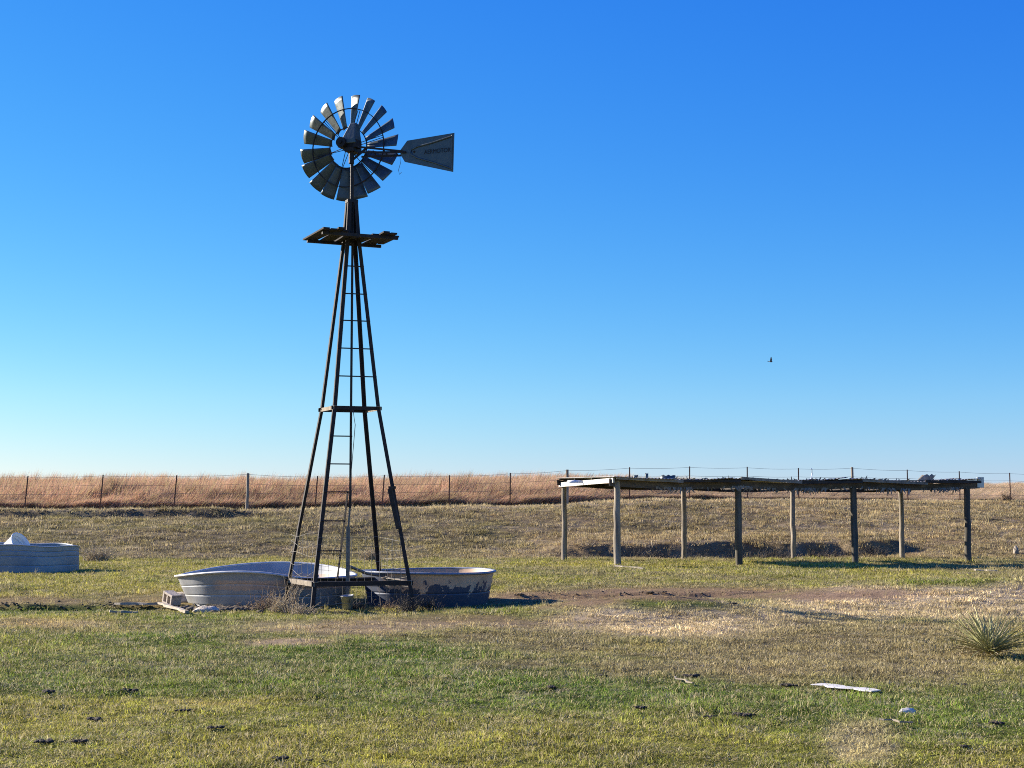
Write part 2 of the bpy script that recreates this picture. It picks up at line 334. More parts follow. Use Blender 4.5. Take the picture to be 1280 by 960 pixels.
# ------------------------------------------------------------------ mesh helpers
class MB:
    def __init__(s): s.v = []; s.f = []; s.sm = []
    def add(s, vs, fs, smooth=False):
        k = len(s.v); s.v += [tuple(p) for p in vs]; s.f += [tuple(i + k for i in f) for f in fs]; s.sm += [smooth] * len(fs)
    def box(s, c, size, rot=None):
        c = Vector(c); h = Vector(size) / 2; r = rot or Matrix.Identity(3); vs = []
        for i in range(8): vs.append(c + r @ Vector((h.x * (1 if i & 1 else -1), h.y * (1 if i & 2 else -1), h.z * (1 if i & 4 else -1))))
        s.add(vs, [(0, 2, 3, 1), (4, 5, 7, 6), (0, 1, 5, 4), (2, 6, 7, 3), (0, 4, 6, 2), (1, 3, 7, 5)])
    def bar(s, a, b, w, h, up=(0, 0, 1)):
        a = Vector(a); b = Vector(b); d = (b - a).normalized(); x = d.cross(Vector(up))
        if x.length < 1e-4: x = d.cross(Vector((1, 0, 0)))
        x.normalize(); y = x.cross(d); s.profile(a, b, [(-w / 2, -h / 2), (w / 2, -h / 2), (w / 2, h / 2), (-w / 2, h / 2)], x, y)
    def profile(s, a, b, pts, x, y):
        n = len(pts); vs = [Vector(p) + x * u + y * v for p in (a, b) for u, v in pts]
        s.add(vs, [(i, (i + 1) % n, n + (i + 1) % n, n + i) for i in range(n)] + [tuple(range(n))[::-1], tuple(range(n, 2 * n))])
    def angle(s, pts, size, t, x, y):
        """L-section along a polyline; flanges along x and y"""
        prof = [(0, 0), (size, 0), (size, t), (t, t), (t, size), (0, size)]; n = 6
        vs = [Vector(p) + x * u + y * v for p in pts for u, v in prof]; k = len(pts)
        fs = [(j * n + i, j * n + (i + 1) % n, (j + 1) * n + (i + 1) % n, (j + 1) * n + i) for j in range(k - 1) for i in range(n)]
        s.add(vs, fs + [tuple(range(n))[::-1], tuple(range((k - 1) * n, k * n))])
    def tube(s, pts, r, n=6, caps=True):
        pts = [Vector(p) for p in pts]; k = len(pts); rr = r if isinstance(r, (list, tuple)) else [r] * k; vs = []
        for i, p in enumerate(pts):
            d = (pts[min(i + 1, k - 1)] - pts[max(i - 1, 0)]).normalized()
            x = d.cross(Vector((0, 0, 1)))
            if x.length < .05: x = d.cross(Vector((0, 1, 0)))
            x.normalize(); y = x.cross(d)
            for j in range(n):
                t = 2 * math.pi * j / n; vs.append(p + (x * math.cos(t) + y * math.sin(t)) * rr[i])
        fs = [(i * n + j, i * n + (j + 1) % n, (i + 1) * n + (j + 1) % n, (i + 1) * n + j) for i in range(k - 1) for j in range(n)]
        s.add(vs, fs, True)
        if caps: s.add(vs[:n], [tuple(range(n))[::-1]]); s.add(vs[-n:], [tuple(range(n))])
    def lathe(s, prof, n=24, c=(0, 0, 0), smooth=True, closed=False):
        k = len(prof); vs = [Vector(c) + Vector((r * math.cos(2 * math.pi * j / n), r * math.sin(2 * math.pi * j / n), z)) for r, z in prof for j in range(n)]
        s.add(vs, [(i * n + j, i * n + (j + 1) % n, (i + 1) * n + (j + 1) % n, (i + 1) * n + j) for i in range(k - 1) for j in range(n)], smooth)
    def build(s, name, mat, parent=None, loc=None):
        me = bpy.data.meshes.new(name); me.from_pydata(s.v, [], s.f); me.polygons.foreach_set('use_smooth', s.sm); me.update()
        bm = bmesh.new(); bm.from_mesh(me); bmesh.ops.recalc_face_normals(bm, faces=bm.faces); bm.to_mesh(me); bm.free()
        me.materials.append(M[mat] if isinstance(mat, str) else mat)
        return obj(name, me, parent, loc)
def obj(name, data, parent=None, loc=None):
    o = bpy.data.objects.new(name, data); col.objects.link(o); o.parent = parent
    if loc is not None: o.location = loc
    return o
def thing(name, label, cat, loc=(0, 0, 0), rz=0, group=None):
    o = obj(name, None, None, loc); o.rotation_euler = (0, 0, rz); o.empty_display_size = .2
    return tag(o, label, cat, group)
def tag(o, label, cat, group=None):
    o['label'] = label; o['category'] = cat
    if group: o['group'] = group
    return o
def shift(mb, p): mb.v = [tuple(Vector(q) - Vector(p)) for q in mb.v]; return mb
def rough_blob(r, sq=(1, 1, 1), amt=.3, sub=2, seed=0, freq=2.):
    bm = bmesh.new(); bmesh.ops.create_icosphere(bm, subdivisions=sub, radius=1)
    from mathutils import noise
    for v in bm.verts:
        k = 1 + amt * noise.noise(v.co * freq + Vector((seed * 3.1, seed * 1.7, 0))) + amt * .5 * noise.noise(v.co * freq * 2.7 + Vector((seed, 5, 2)))
        v.co = Vector((v.co.x * k * sq[0], v.co.y * k * sq[1], v.co.z * k * sq[2])) * r
    vs = [v.co.copy() for v in bm.verts]; fs = [tuple(q.index for q in f.verts) for f in bm.faces]; bm.free(); return vs, fs

# ------------------------------------------------------------------ the ground
gme.materials.append(M['ground'])
g = obj('ground', gme); g['kind'] = 'structure'; g['label'] = 'grazed winter pasture rising to a low brown hill'

# ------------------------------------------------------------------ grass
def tuft(name, n, rad, lmin, lmax, wid, lean, seed, dry=.15, seg=2, wind=(0, 0), flat=0):
    rg = random.Random(seed); V = []; Fc = []; sh = []; dr = []
    for i in range(n):
        a = rg.uniform(0, 6.283); rr = rad * math.sqrt(rg.random()); bx, by = rr * math.cos(a), rr * math.sin(a)
        L = rg.uniform(lmin, lmax); th = rg.uniform(0, 6.283); ln = rg.uniform(.1, 1) * lean
        dx, dy = math.cos(th) * ln + wind[0], math.sin(th) * ln + wind[1]
        ta = rg.uniform(0, 3.1416); wx, wy = math.cos(ta) * wid / 2, math.sin(ta) * wid / 2
        k = len(V); s_ = rg.random(); d_ = 1. if rg.random() < dry else rg.random() * .15
        for j in range(seg + 1):
            t = j / seg; hz = L * t * (1 - .35 * min(ln, 1.8) * t) ; ox, oy = dx * L * t ** 1.6, dy * L * t ** 1.6
            ww = (1 - .55 * t) if j < seg else 0
            if j < seg: V += [(bx + ox - wx * ww, by + oy - wy * ww, max(hz, 0) - .01 * (j == 0)), (bx + ox + wx * ww, by + oy + wy * ww, max(hz, 0) - .01 * (j == 0))]; sh += [s_, s_]; dr += [d_, d_]
            else: V.append((bx + ox, by + oy, max(hz, .003))); sh.append(s_); dr.append(d_)
        for j in range(seg - 1): Fc.append((k + 2 * j, k + 2 * j + 1, k + 2 * j + 3, k + 2 * j + 2))
        Fc.append((k + 2 * seg - 2, k + 2 * seg - 1, k + 2 * seg))
    me = bpy.data.meshes.new(name); me.from_pydata(V, [], Fc)
    me.attributes.new('shade', 'FLOAT', 'POINT').data.foreach_set('value', sh)
    me.attributes.new('dry', 'FLOAT', 'POINT').data.foreach_set('value', dr)
    me.polygons.foreach_set('use_smooth', [True] * len(Fc))
    me.materials.append(M['blade']); return me
def scatter(name, pts, cols, scales, rots, variants, kinds, label):
    """one stuff object: a point cloud mesh with a geometry-nodes instancer"""
    n = len(pts)
    me = bpy.data.meshes.new(name); me.vertices.add(n); me.vertices.foreach_set('co', np.asarray(pts, np.float32).ravel())
    a = me.attributes.new('gcol', 'FLOAT_COLOR', 'POINT'); a.data.foreach_set('color', np.concatenate([cols, np.ones((n, 1))], 1).astype(np.float32).ravel())
    a = me.attributes.new('gscale', 'FLOAT_VECTOR', 'POINT'); a.data.foreach_set('vector', np.asarray(scales, np.float32).ravel())
    a = me.attributes.new('grot', 'FLOAT_VECTOR', 'POINT'); a.data.foreach_set('vector', np.asarray(rots, np.float32).ravel())
    a = me.attributes.new('gkind', 'INT', 'POINT'); a.data.foreach_set('value', np.asarray(kinds, np.int32))
    o = obj(name, me); o['kind'] = 'stuff'; o['label'] = label
    t = bpy.data.node_groups.new(name + '_nodes', 'GeometryNodeTree')
    t.interface.new_socket('Geometry', in_out='INPUT', socket_type='NodeSocketGeometry'); t.interface.new_socket('Geometry', in_out='OUTPUT', socket_type='NodeSocketGeometry')
    gi = t.nodes.new('NodeGroupInput'); go = t.nodes.new('NodeGroupOutput'); jn = t.nodes.new('GeometryNodeJoinGeometry')
    def attr(nm, ty):
        q = t.nodes.new('GeometryNodeInputNamedAttribute'); q.data_type = ty; q.inputs['Name'].default_value = nm; return q.outputs['Attribute']
    sc_, ro, kd = attr('gscale', 'FLOAT_VECTOR'), attr('grot', 'FLOAT_VECTOR'), attr('gkind', 'INT')
    for k, vm in enumerate(variants):
        so = bpy.data.objects.new(vm.name + '_source', vm)
        oi = t.nodes.new('GeometryNodeObjectInfo'); oi.inputs['Object'].default_value = so; oi.inputs['As Instance'].default_value = False
        cmp = t.nodes.new('FunctionNodeCompare'); cmp.data_type = 'INT'; cmp.operation = 'EQUAL'
        ii = [s_ for s_ in cmp.inputs if s_.type == 'INT']; t.links.new(kd, ii[0]); ii[1].default_value = k
        ip = t.nodes.new('GeometryNodeInstanceOnPoints')
        t.links.new(gi.outputs[0], ip.inputs['Points']); t.links.new(cmp.outputs[0], ip.inputs['Selection'])
        t.links.new(oi.outputs['Geometry'], ip.inputs['Instance']); t.links.new(sc_, ip.inputs['Scale']); t.links.new(ro, ip.inputs['Rotation'])
        t.links.new(ip.outputs[0], jn.inputs[0])
    t.links.new(jn.outputs[0], go.inputs[0])
    md = o.modifiers.new('scatter', 'NODES'); md.node_group = t
    return o
TANKS = [(-4.30, 27.0, 1.62), (-1.45, 26.62, 1.2), (-12.62, 39.6, 1.55)]
def clear_of_tanks(x, y):
    k = np.ones(len(x), bool)
    for cx, cy, r in TANKS: k &= (x - cx) ** 2 + (y - cy) ** 2 > (r * .98) ** 2
    return k
# short grazed grass
dd = np.linspace(7.5, 73, 600); dens = 480 * (11 / np.maximum(dd, 11)) ** 1.75
width = .69 * dd + 5
cnt = dens * width; cdf = np.cumsum(cnt); total = int(cdf[-1] * (dd[1] - dd[0])); cdf /= cdf[-1]
y = np.interp(rng.random(total), cdf, dd); x = (rng.random(total) - .5) * (.69 * y + 5)
k = clear_of_tanks(x, y) & (y < fence_y(x) + 1.8); x, y = x[k], y[k]
c, bare = cover(x, y)
k = rng.random(len(x)) > bare * .95; x, y, c, bare = x[k], y[k], c[k], bare[k]
z = zfun(x, y); n = len(x)
lum = fbm(x, y, .8, 101)
gr = vnoise(x, y, .14, 103); gr2 = vnoise(x, y, .30, 107)
size = (.75 + .6 * rng.random(n)) * (.75 + .75 * lum) * (.7 + .6 * gr2) * np.interp(y, [8, 16, 30, 62], [.80, 1.0, 1.45, 2.2]) * (1 - .35 * bare)
hill = sst(49, 52, y)
sc3 = np.stack([size, size, size * (.45 + .75 * rng.random(n) ** 2) * (.55 + .9 * lum) * (1 + .25 * hill)], -1)
rt = np.stack([np.zeros(n), np.zeros(n), rng.random(n) * 6.283], -1)
gc = c * ((.6 + .95 * rng.random(n) ** 1.3) * (.55 + .9 * gr))[:, None] * np.array([1.28, 1.24, 1.0])
strawy = (rng.random(n) < .16)[:, None]; gc = np.where(strawy, gc * .4 + C_STRAW * .6, gc)
lawn = [tuft('short_grass_%s' % 'abcdef'[i], [22, 20, 24, 18, 26, 16][i], .08, .014, .05, .0062, [2.2, 1.6, 2.6, 1.9, 2.4, 1.4][i], 11 + i, [.06, .14, .08, .25, .10, .4][i]) for i in range(6)]
scatter('pasture_grass', np.stack([x, y, z], -1), gc, sc3, rt, lawn, rng.integers(0, 6, n), 'short grazed grass, olive green and straw coloured')
print('lawn tufts', n)
# sparse taller dry stalks
total = 4200
y = 8 + 54 * rng.random(total) ** .75; x = (rng.random(total) - .5) * (.69 * y + 5)
k = clear_of_tanks(x, y) & (rng.random(total) < sst(.42, .62, fbm(x, y, 3.2, 111)) * .9 + .1); x, y = x[k], y[k]
z = zfun(x, y); n = len(x); c, bare = cover(x, y)
size = (.5 + .8 * rng.random(n)) * np.interp(y, [8, 30, 62], [.65, 1.1, 1.5])
wisps = [tuft('dry_wisp_%s' % 'abc'[i], 9, .05, .06, .17, .0045, .9, 31 + i, .6, 3) for i in range(3)]
scatter('dry_grass_stalks', np.stack([x, y, z], -1), c * 1.3, np.stack([size] * 3, -1), np.stack([np.zeros(n), np.zeros(n), rng.random(n) * 6.283], -1), wisps, rng.integers(0, 3, n), 'wispy dry grass stalks standing in the grazed pasture')
# tall russet grass beyond the fence
total = 30000
yb = 85 * rng.random(total) ** 1.9; x = (rng.random(total) - .5) * 2 * (.345 * (61 + yb) + 5)
y = fence_y(x) + 1.3 + yb + (fbm(x, x * 0, 1.2, 7) - .5) * .8
k = rng.random(total) < .55 + .6 * fbm(x, y, 1.5, 121); x, y = x[k], y[k]; n = len(x)
z = zfun(x, y)
hgt = np.interp(x, [-30, 1, 6, 12, 20, 40], [1.2, 1.12, .82, .6, .48, .44]) * (.45 + .85 * fbm(x, y, 1.6, 131) + .28 * rng.random(n))
yb = y - fence_y(x)
hgt *= .3 + .7 * sst(.8, 4.2, yb)
hue = rng.random(n)[:, None]; big = fbm(x, y, 2.0, 141)[:, None]
tall_c = np.array([.50, .275, .175]) * (1 - hue) + np.array([.56, .375, .26]) * hue
tall_c = tall_c * (.35 + 1.15 * big) 
tm_ = sst(-1, 12, x)[:, None]; tall_c = tall_c * (1 - .75 * tm_) + np.array([.52, .40, .28]) * (.6 + .7 * big) * .75 * tm_
tall = [tuft('tall_bluestem_%s' % 'abcd'[i], 34, .16, .55, 1.08, .016, .34, 51 + i, .12, 4, (.30, -.05)) for i in range(4)]
rt = np.stack([np.zeros(n), np.zeros(n), (rng.random(n) - .5) * 1.2], -1)
wd = .8 + .5 * rng.random(n)
scatter('tall_prairie_grass', np.stack([x, y, z], -1), tall_c, np.stack([wd, wd, hgt], -1), rt, tall, rng.integers(0, 4, n), 'tall russet prairie grass growing beyond the wire fence')
print('tall tufts', n)

# ------------------------------------------------------------------ windmill
AX = Vector((-2.65, 25.1, 0)); z0 = Z(AX.x, AX.y)
ZS = [-.25, .38, 3.19, 5.98, 6.62]; RS = [1.25, 1.14, .555, .172, .115]
CORNER = {'A': Vector((-.92, .36, 0)), 'B': Vector((-.395, -.80, 0)), 'C': Vector((.92, -.36, 0)), 'D': Vector((.395, .80, 0))}
def leg(c, z): return AX + CORNER[c] * float(np.interp(z, ZS, RS)) + Vector((0, 0, z))
wm = thing('windmill', 'tall steel farm windmill with bladed wheel and tail vane standing over stock tanks', 'windmill', (AX.x, AX.y, 0))
def part(mb, name, mat, parent=wm, at_=AX): return shift(mb, at_).build(name, mat, parent)
for c_ in 'ABCD':
    inx = -CORNER[c_].normalized(); s1 = Matrix.Rotation(R(45), 3, 'Z') @ inx; s2 = Matrix.Rotation(R(-45), 3, 'Z') @ inx
    m = MB(); m.angle([leg(c_, q) for q in ZS], .062, .009, s1, s2); part(m, 'tower_leg', 'dark_steel')
for zz, s_ in ((.40, .075), (3.19, .06)):
    for a, b in ('AB', 'BC', 'CD', 'DA'):
        m = MB(); pa, pb = leg(a, zz), leg(b, zz); d = (pb - pa).normalized(); sx = d.cross(Vector((0, 0, 1)))
        m.angle([pa - d * .03, pb + d * .03], s_, .008, Vector((0, 0, -1)), -sx * (1 if (pa - AX).dot(sx) > 0 else -1))
        part(m, 'girt', 'old_wood' if a + b in ('AB', 'CD') else 'dark_steel')
def zpix(py, Y=24.9): return at(440, py, Y).z
for py in (332, 367, 401, 436, 471):
    zz = zpix(py); m = MB(); m.tube([leg('B', zz), leg('C', zz)], .011, 6); part(m, 'rung', 'dark_steel')
rail = [leg('B', zz) * (1 - t) + leg('C', zz) * t for zz, t in ((zpix(614), .335), (zpix(722), .24))]
m = MB(); m.bar(rail[0], rail[1], .03, .012); part(m, 'ladder_rail', 'dark_steel')
for py, t in ((545, .40), (580, .36), (615, .335), (651, .30), (688, .27)):
    zz = zpix(py, 24.6); m = MB(); p = leg('B', zz); q = leg('C', zz); m.tube([p, p.lerp(q, t)], .011, 6); part(m, 'rung', 'dark_steel')
# pump rod, stand pipe, pull wire, furl lever
rod_x = AX + Vector((.02, 0, 0))
m = MB(); m.bar(rod_x + Vector((0, 0, 1.55)), rod_x + Vector((0, 0, 7.0)), .036, .036); part(m, 'pump_rod', 'dark_wood')
m = MB(); m.tube([rod_x + Vector((-.03, 0, z0 - .2)), rod_x + Vector((-.03, 0, 1.25))], .032, 10); m.tube([rod_x + Vector((-.03, 0, 1.2)), rod_x + Vector((0, 0, 1.62))], .016, 8)
m.tube([rod_x + Vector((-.03, 0, .62)), rod_x + Vector((.25, .35, .48)), rod_x + Vector((.42, .6, .44))], .024, 8)
pump = part(m, 'stand_pipe', 'wire')
m = MB(); m.tube([AX + Vector((.05, 0, 3.16)), AX + Vector((.10, -.1, 2.9)), AX + Vector((0, 0, 1.7))], .006, 5); part(m, 'pull_wire', 'wire')
m = MB(); p, q = leg('C', 1.86), leg('C', 1.22); m.bar(p + Vector((-.075, -.03, 0)), q + Vector((-.05, -.03, 0)), .05, .07); m.bar(p + Vector((-.1, -.03, .02)), p + Vector((.02, -.03, .02)), .04, .04); part(m, 'furl_lever', 'dark_wood')
# top collar and mast
m = MB()
for zz in (6.60,):
    for a, b in ('AB', 'BC', 'CD', 'DA'): m.bar(leg(a, zz), leg(b, zz), .012, .05)
m.tube([AX + Vector((0, 0, 5.9)), AX + Vector((0, 0, 7.42))], .028, 10)
part(m, 'mast', 'cast_iron')
# wheel: it is furled, so the camera sees the back of the blades and the tail lies alongside
YAW = R(-21)
HUB = at(436, 185, 25.42); Xp = Vector((math.cos(YAW), math.sin(YAW), 0)); Nn = Vector((math.sin(YAW), -math.cos(YAW), 0))
RW = .905
m = MB()
m.tube([(0, -.34, 0), (0, .06, 0)], .03, 12); m.tube([(0, -.10, 0), (0, -.04, 0)], .075, 16); m.tube([(0, .02, 0), (0, .06, 0)], .075, 16)
wheel = m.build('wheel', 'cast_iron', wm, HUB - AX); wheel.rotation_euler = (0, 0, YAW)
def ring(rr, t, yy):
    m = MB(); n = 72; vs = []; 
    for i in range(n):
        a = 2 * math.pi * i / n
        for dr_, dy in ((-t, -.012), (t, -.012), (t, .012), (-t, .012)): vs.append(((rr + dr_) * math.cos(a), yy + dy, (rr + dr_) * math.sin(a)))
    m.add(vs, [(4 * i + j, 4 * i + (j + 1) % 4, 4 * ((i + 1) % n) + (j + 1) % 4, 4 * ((i + 1) % n) + j) for i in range(n) for j in range(4)]); return m
ring(.345, .006, -.02).build('inner_ring', 'dark_steel', wheel)
ring(.665, .006, -.03).build('outer_ring', 'dark_steel', wheel)
def blade_mesh():
    m = MB(); nr, ns = 9, 8; vs = []; th = R(30)
    for i in range(nr):
        t = i / (nr - 1); r = .335 + (RW - .335) * t; wdt = .125 + (.248 - .125) * t; tw = th * (1.12 - .25 * t)
        cd = Vector((0, math.sin(tw), math.cos(tw))); nd = Vector((0, -math.cos(tw), math.sin(tw)))
        for j in range(ns + 1):
            s_ = j / ns - .5; edge = -.012 * (4 * s_ * s_) * t
            vs.append(Vector((r + edge, 0, 0)) + cd * (s_ * wdt) + nd * (.055 * (1 - 4 * s_ * s_) * wdt - .02))
    w_ = ns + 1
    m.add(vs, [(i * w_ + j, i * w_ + j + 1, (i + 1) * w_ + j + 1, (i + 1) * w_ + j) for i in range(nr - 1) for j in range(ns)], True)
    return m
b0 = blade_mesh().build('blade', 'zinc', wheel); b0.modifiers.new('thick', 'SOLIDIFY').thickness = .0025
PH0 = 4
for i in range(18):
    b = b0 if i == 0 else b0.copy()
    if i: col.objects.link(b)
    b.rotation_euler = (0, -R(PH0 + i * 20 + rng.normal() * .5), 0)
for i in range(6):
    a = R(PH0 + 10 + 60 * i - 2)
    for yy, da in ((-.075, R(1.6)), (.04, R(-1.6))):
        m = MB(); c1 = Vector((math.cos(a), 0, math.sin(a))); c2 = Vector((math.cos(a + da), 0, math.sin(a + da)))
        m.tube([c1 * .06 + Vector((0, yy, 0)), c2 * .665 + Vector((0, -.03, 0))], .006, 6); m.build('spoke', 'dark_steel', wheel)
# gearbox and hood on top of the mast
MP = Vector((AX.x - .01, AX.y, HUB.z))
gb = MB(); rz3 = Matrix.Rotation(YAW, 3, 'Z')
gb.box(MP + Vector((0, 0, -.06)) + Nn * -.05, (.17, .30, .17), rz3)
gb.box(MP + Vector((0, 0, -.02)) + Xp * .02, (.23, .20, .13), rz3)
gb.tube([MP + Vector((0, 0, -.16)), MP + Vector((0, 0, -.34))], .045, 10)
gb.tube([MP + Xp * -.12 + Nn * .10, MP + Xp * -.12 + Nn * .17], .085, 18)
gb.tube([MP + Xp * -.12 + Nn * .16, MP + Xp * -.12 + Nn * .20], .03, 12)
gb.box(MP + Xp * -.13 - Nn * .02, (.14, .26, .14), rz3)
gb.bar(MP + Xp * .02 + Vector((0, 0, -.28)), MP + Xp * .28 + Vector((0, 0, -.10)), .03, .03)
gbo = part(gb, 'gearbox', 'cast_iron')
hd = MB(); hb = [(-.14, -.12), (.13, -.12), (.13, .13), (-.14, .13)]; ht = [(-.005, -.07), (.10, -.07), (.10, .08), (-.005, .08)]
lv = []
for pts, zz in ((hb, -.02), ([(a * .93, b) for a, b in hb], .05), (ht, .31), ([(a * .85 + .006, b * .8) for a, b in ht], .335)):
    lv += [MP + Xp * a - Nn * b + Vector((0, 0, zz)) for a, b in pts]
hd.add(lv, [(4 * i + j, 4 * i + (j + 1) % 4, 4 * (i + 1) + (j + 1) % 4, 4 * (i + 1) + j) for i in range(3) for j in range(4)] + [(12, 13, 14, 15), (3, 2, 1, 0)])
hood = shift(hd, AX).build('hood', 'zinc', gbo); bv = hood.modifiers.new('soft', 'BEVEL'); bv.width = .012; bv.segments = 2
# tail: sheet vane with pressed V ribs on a twin-bar arm
TP = MP + Nn * .04; TD = (Xp + Nn * .02).normalized(); TN = Vector((TD.y, -TD.x, 0))
def vp(px, py, off=0): return on_plane(px, py, TP + TN * off, TN)
def sheet(pts, th, off, name, mat, parent):
    m = MB(); n = len(pts); a = [vp(px, py, off + th / 2) for px, py in pts]; b = [p - TN * th for p in a]
    m.add(a + b, [tuple(range(n)), tuple(range(n, 2 * n))[::-1]] + [(i, (i + 1) % n, n + (i + 1) % n, n + i) for i in range(n)])
    return part(m, name, mat, parent)
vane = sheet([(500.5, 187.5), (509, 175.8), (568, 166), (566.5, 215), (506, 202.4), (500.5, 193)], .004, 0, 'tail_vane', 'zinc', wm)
m = MB()
ap = [(564, 170.5), (540, 178.5), (521, 183.5), (515, 186.5), (513.3, 190), (515.5, 194), (522, 197.5), (542, 203), (564, 210.5)]
m.tube([vp(a, b, .006) for a, b in ap], .016, 8); m.tube([vp(565, 169, .006), vp(564.2, 212, .006)], .012, 8)
part(m, 'pressed_rib', 'zinc', vane)
m = MB(); 
for k_ in (0,): m.tube([vp(517.8, 189.6, -.004), vp(517.8, 189.6, .014)], .018, 10)
part(m, 'bolt', 'dark_steel', vane)
m = MB()
for off, (p1, p2) in ((.03, ((452, 190.5), (507, 190))), (-.02, ((452, 196), (512, 194))), (.03, ((452, 184), (503, 189)))):
    m.bar(vp(*p1, off), vp(*p2, off), .022, .03)
for q in (466, 480, 493): m.bar(vp(q, 188, .03), vp(q + 5, 195, -.02), .012, .015)
part(m, 'tail_arm', 'dark_steel')
m = MB(); m.tube([vp(500, 196), vp(500.6, 204), vp(498, 213), vp(499.5, 218), vp(502, 215)], .004, 5); part(m, 'loose_wire', 'wire')
txt = bpy.data.curves.new('lettering', 'FONT'); txt.body = 'AERMOTOR'; txt.align_x = 'CENTER'; txt.align_y = 'CENTER'; txt.size = .125; txt.extrude = .001
to = obj('lettering', txt, vane); dg = bpy.context.evaluated_depsgraph_get()
tm = bpy.data.meshes.new_from_object(to.evaluated_get(dg)); bpy.data.objects.remove(to)
tm.materials.clear(); tm.materials.append(M['letter'])
to = obj('lettering', tm, vane); ctr = vp(546.5, 188.8, .006) - AX
k_ = (vp(563, 189) - vp(530, 189)).length / max(v.co.x * 2 for v in tm.vertices)
to.matrix_local = Matrix.Translation(ctr) @ Matrix(((TD.x, 0, TN.x), (TD.y, 0, TN.y), (0, 1, 0))).to_4x4() @ Matrix.Diagonal((k_, k_ * 1.15, 1, 1))
# platform of broken planks round the tower under the wheel
PZ = 5.98; pr = R(24); pu = Vector((math.cos(pr), math.sin(pr), 0)); pv = Vector((-math.sin(pr), math.cos(pr), 0))
PC = Vector((-2.60, 24.95, PZ))
platform = MB()
for s_ in (-.42, .42): platform.bar(PC + pu * -.66 + pv * s_ + Vector((0, 0, -.045)), PC + pu * .62 + pv * s_ + Vector((0, 0, -.045)), .05, .05)
platform = part(platform, 'platform', 'cast_iron')
for i in range(11):
    t = -.64 + i * .126
    a, b = -.60, .56
    if 4 <= i <= 6: a = -.22 + .05 * (i % 2); 
    if i in (3, 7): a = -.42
    if i == 10: a, b = -.34, .40
    if i == 9: b = .66
    tl = rng.normal() * .012
    m = MB(); m.bar(PC + pu * t + pv * a + Vector((0, 0, tl)), PC + pu * (t + rng.normal() * .012) + pv * b + Vector((0, 0, -tl)), .105, .026)
    part(m, 'plank', 'black_wood', platform)

# ------------------------------------------------------------------ stock tanks
def tank(name, label, cx, cy, rad, rb, zrim, zb, mat, ribs, lip=.035, n=72, group='round stock tanks', rim='rimgrey'):
    """zrim: function of angle giving the rim height above zb"""
    t = thing(name, label, 'stock tank', (cx, cy, zb), 0, group)
    th = .012; m = MB(); vs = []
    lev = np.linspace(0, 1, 61)
    def prof(q, a):
        H = zrim(a); r = rb + (rad - rb) * q
        for hr in ribs: r -= .013 * math.exp(-((q - hr) / .014) ** 2)
        r *= 1 + .006 * math.sin(5 * a + 3 * q) + .004 * math.sin(11 * a + 1)
        return r, H * q
    for q in lev:
        for j in range(n):
            a = 2 * math.pi * j / n; r, zz = prof(q, a); vs.append((r * math.cos(a), r * math.sin(a), zz))
    k = len(lev)
    for q in lev[::-1]:
        for j in range(n):
            a = 2 * math.pi * j / n; r, zz = prof(q, a); vs.append(((r - th) * math.cos(a), (r - th) * math.sin(a), zz + (.004 if q == 0 else 0)))
    m.add(vs, [(i * n + j, i * n + (j + 1) % n, (i + 1) * n + (j + 1) % n, (i + 1) * n + j) for i in range(2 * k - 1) for j in range(n)], True)
    m.add([((rb - th) * math.cos(2 * math.pi * j / n), (rb - th) * math.sin(2 * math.pi * j / n), .01) for j in range(n)], [tuple(range(n))])
    m.build('wall', mat, t)
    m = MB(); vs = []; ns = 8
    for j in range(n):
        a = 2 * math.pi * j / n; r, zz = prof(1, a)
        for i in range(ns):
            f = 2 * math.pi * i / ns; vs.append(((r + lip * .45 + lip * math.cos(f)) * math.cos(a), (r + lip * .45 + lip * math.cos(f)) * math.sin(a), zz + lip * .62 * math.sin(f)))
    m.add(vs, [(j * ns + i, ((j + 1) % n) * ns + i, ((j + 1) % n) * ns + (i + 1) % ns, j * ns + (i + 1) % ns) for j in range(n) for i in range(ns)], True)
    m.build('rim', M[rim], t)
    return t
M['rimgrey'] = worn('rolled_rim', [(.3, (.42, .42, .41)), (.55, (.56, .56, .54)), (.78, (.42, .36, .30))], 6, .55, .25, .08)
M['rimdark'] = worn('dark_rolled_rim', [(.3, (.13, .15, .19)), (.55, (.22, .24, .28)), (.78, (.26, .22, .18))], 6, .5, .25, .08)
M['tank_big'] = tank_material('big_tank_sheet', .30, .46, .8, (.35, .36, .37), .10)
M['tank_small'] = tank_material('small_tank_sheet', .34, .60, .95, (.05, .065, .105), 1.0)
M['tank_blue'] = worn('blue_grey_sheet', [(.3, (.13, .18, .24)), (.5, (.23, .27, .31)), (.75, (.32, .35, .36))], 1.4, .5, .3, .06)
def zr_big(a):          # buckled rim: high at front and back, low at both ends
    h = .545 - .065 * math.cos(2 * a) + .045 * max(math.sin(a), 0)
    h -= .085 * math.exp(-((math.degrees(a) - 305) / 24) ** 2)
    return h
tank('stock_tank', 'large pale grey stock tank with buckled rim left of the windmill tower', -4.27, 27.0, 1.52, 1.33, zr_big, -.10, M['tank_big'], (.06, .36, .66))
tank('stock_tank', 'dark stock tank with peeling tan crust on its side, right of the windmill tower', -1.45, 26.62, 1.13, 1.02, lambda a: .575 + .012 * math.sin(a * 2), -.10, M['tank_small'], (.42,), rim='rimdark')
far = tank('stock_tank', 'blue grey straight sided stock tank holding a white tub, away from the windmill', -12.62, 39.6, 1.5, 1.49, lambda a: .68 + .035 * math.cos(a * 2 + 2.6) + .025 * math.cos(a * 5 + 1), Z(-12.62, 38.4) - .03, M['tank_blue'], (.3, .62, .8), .02)
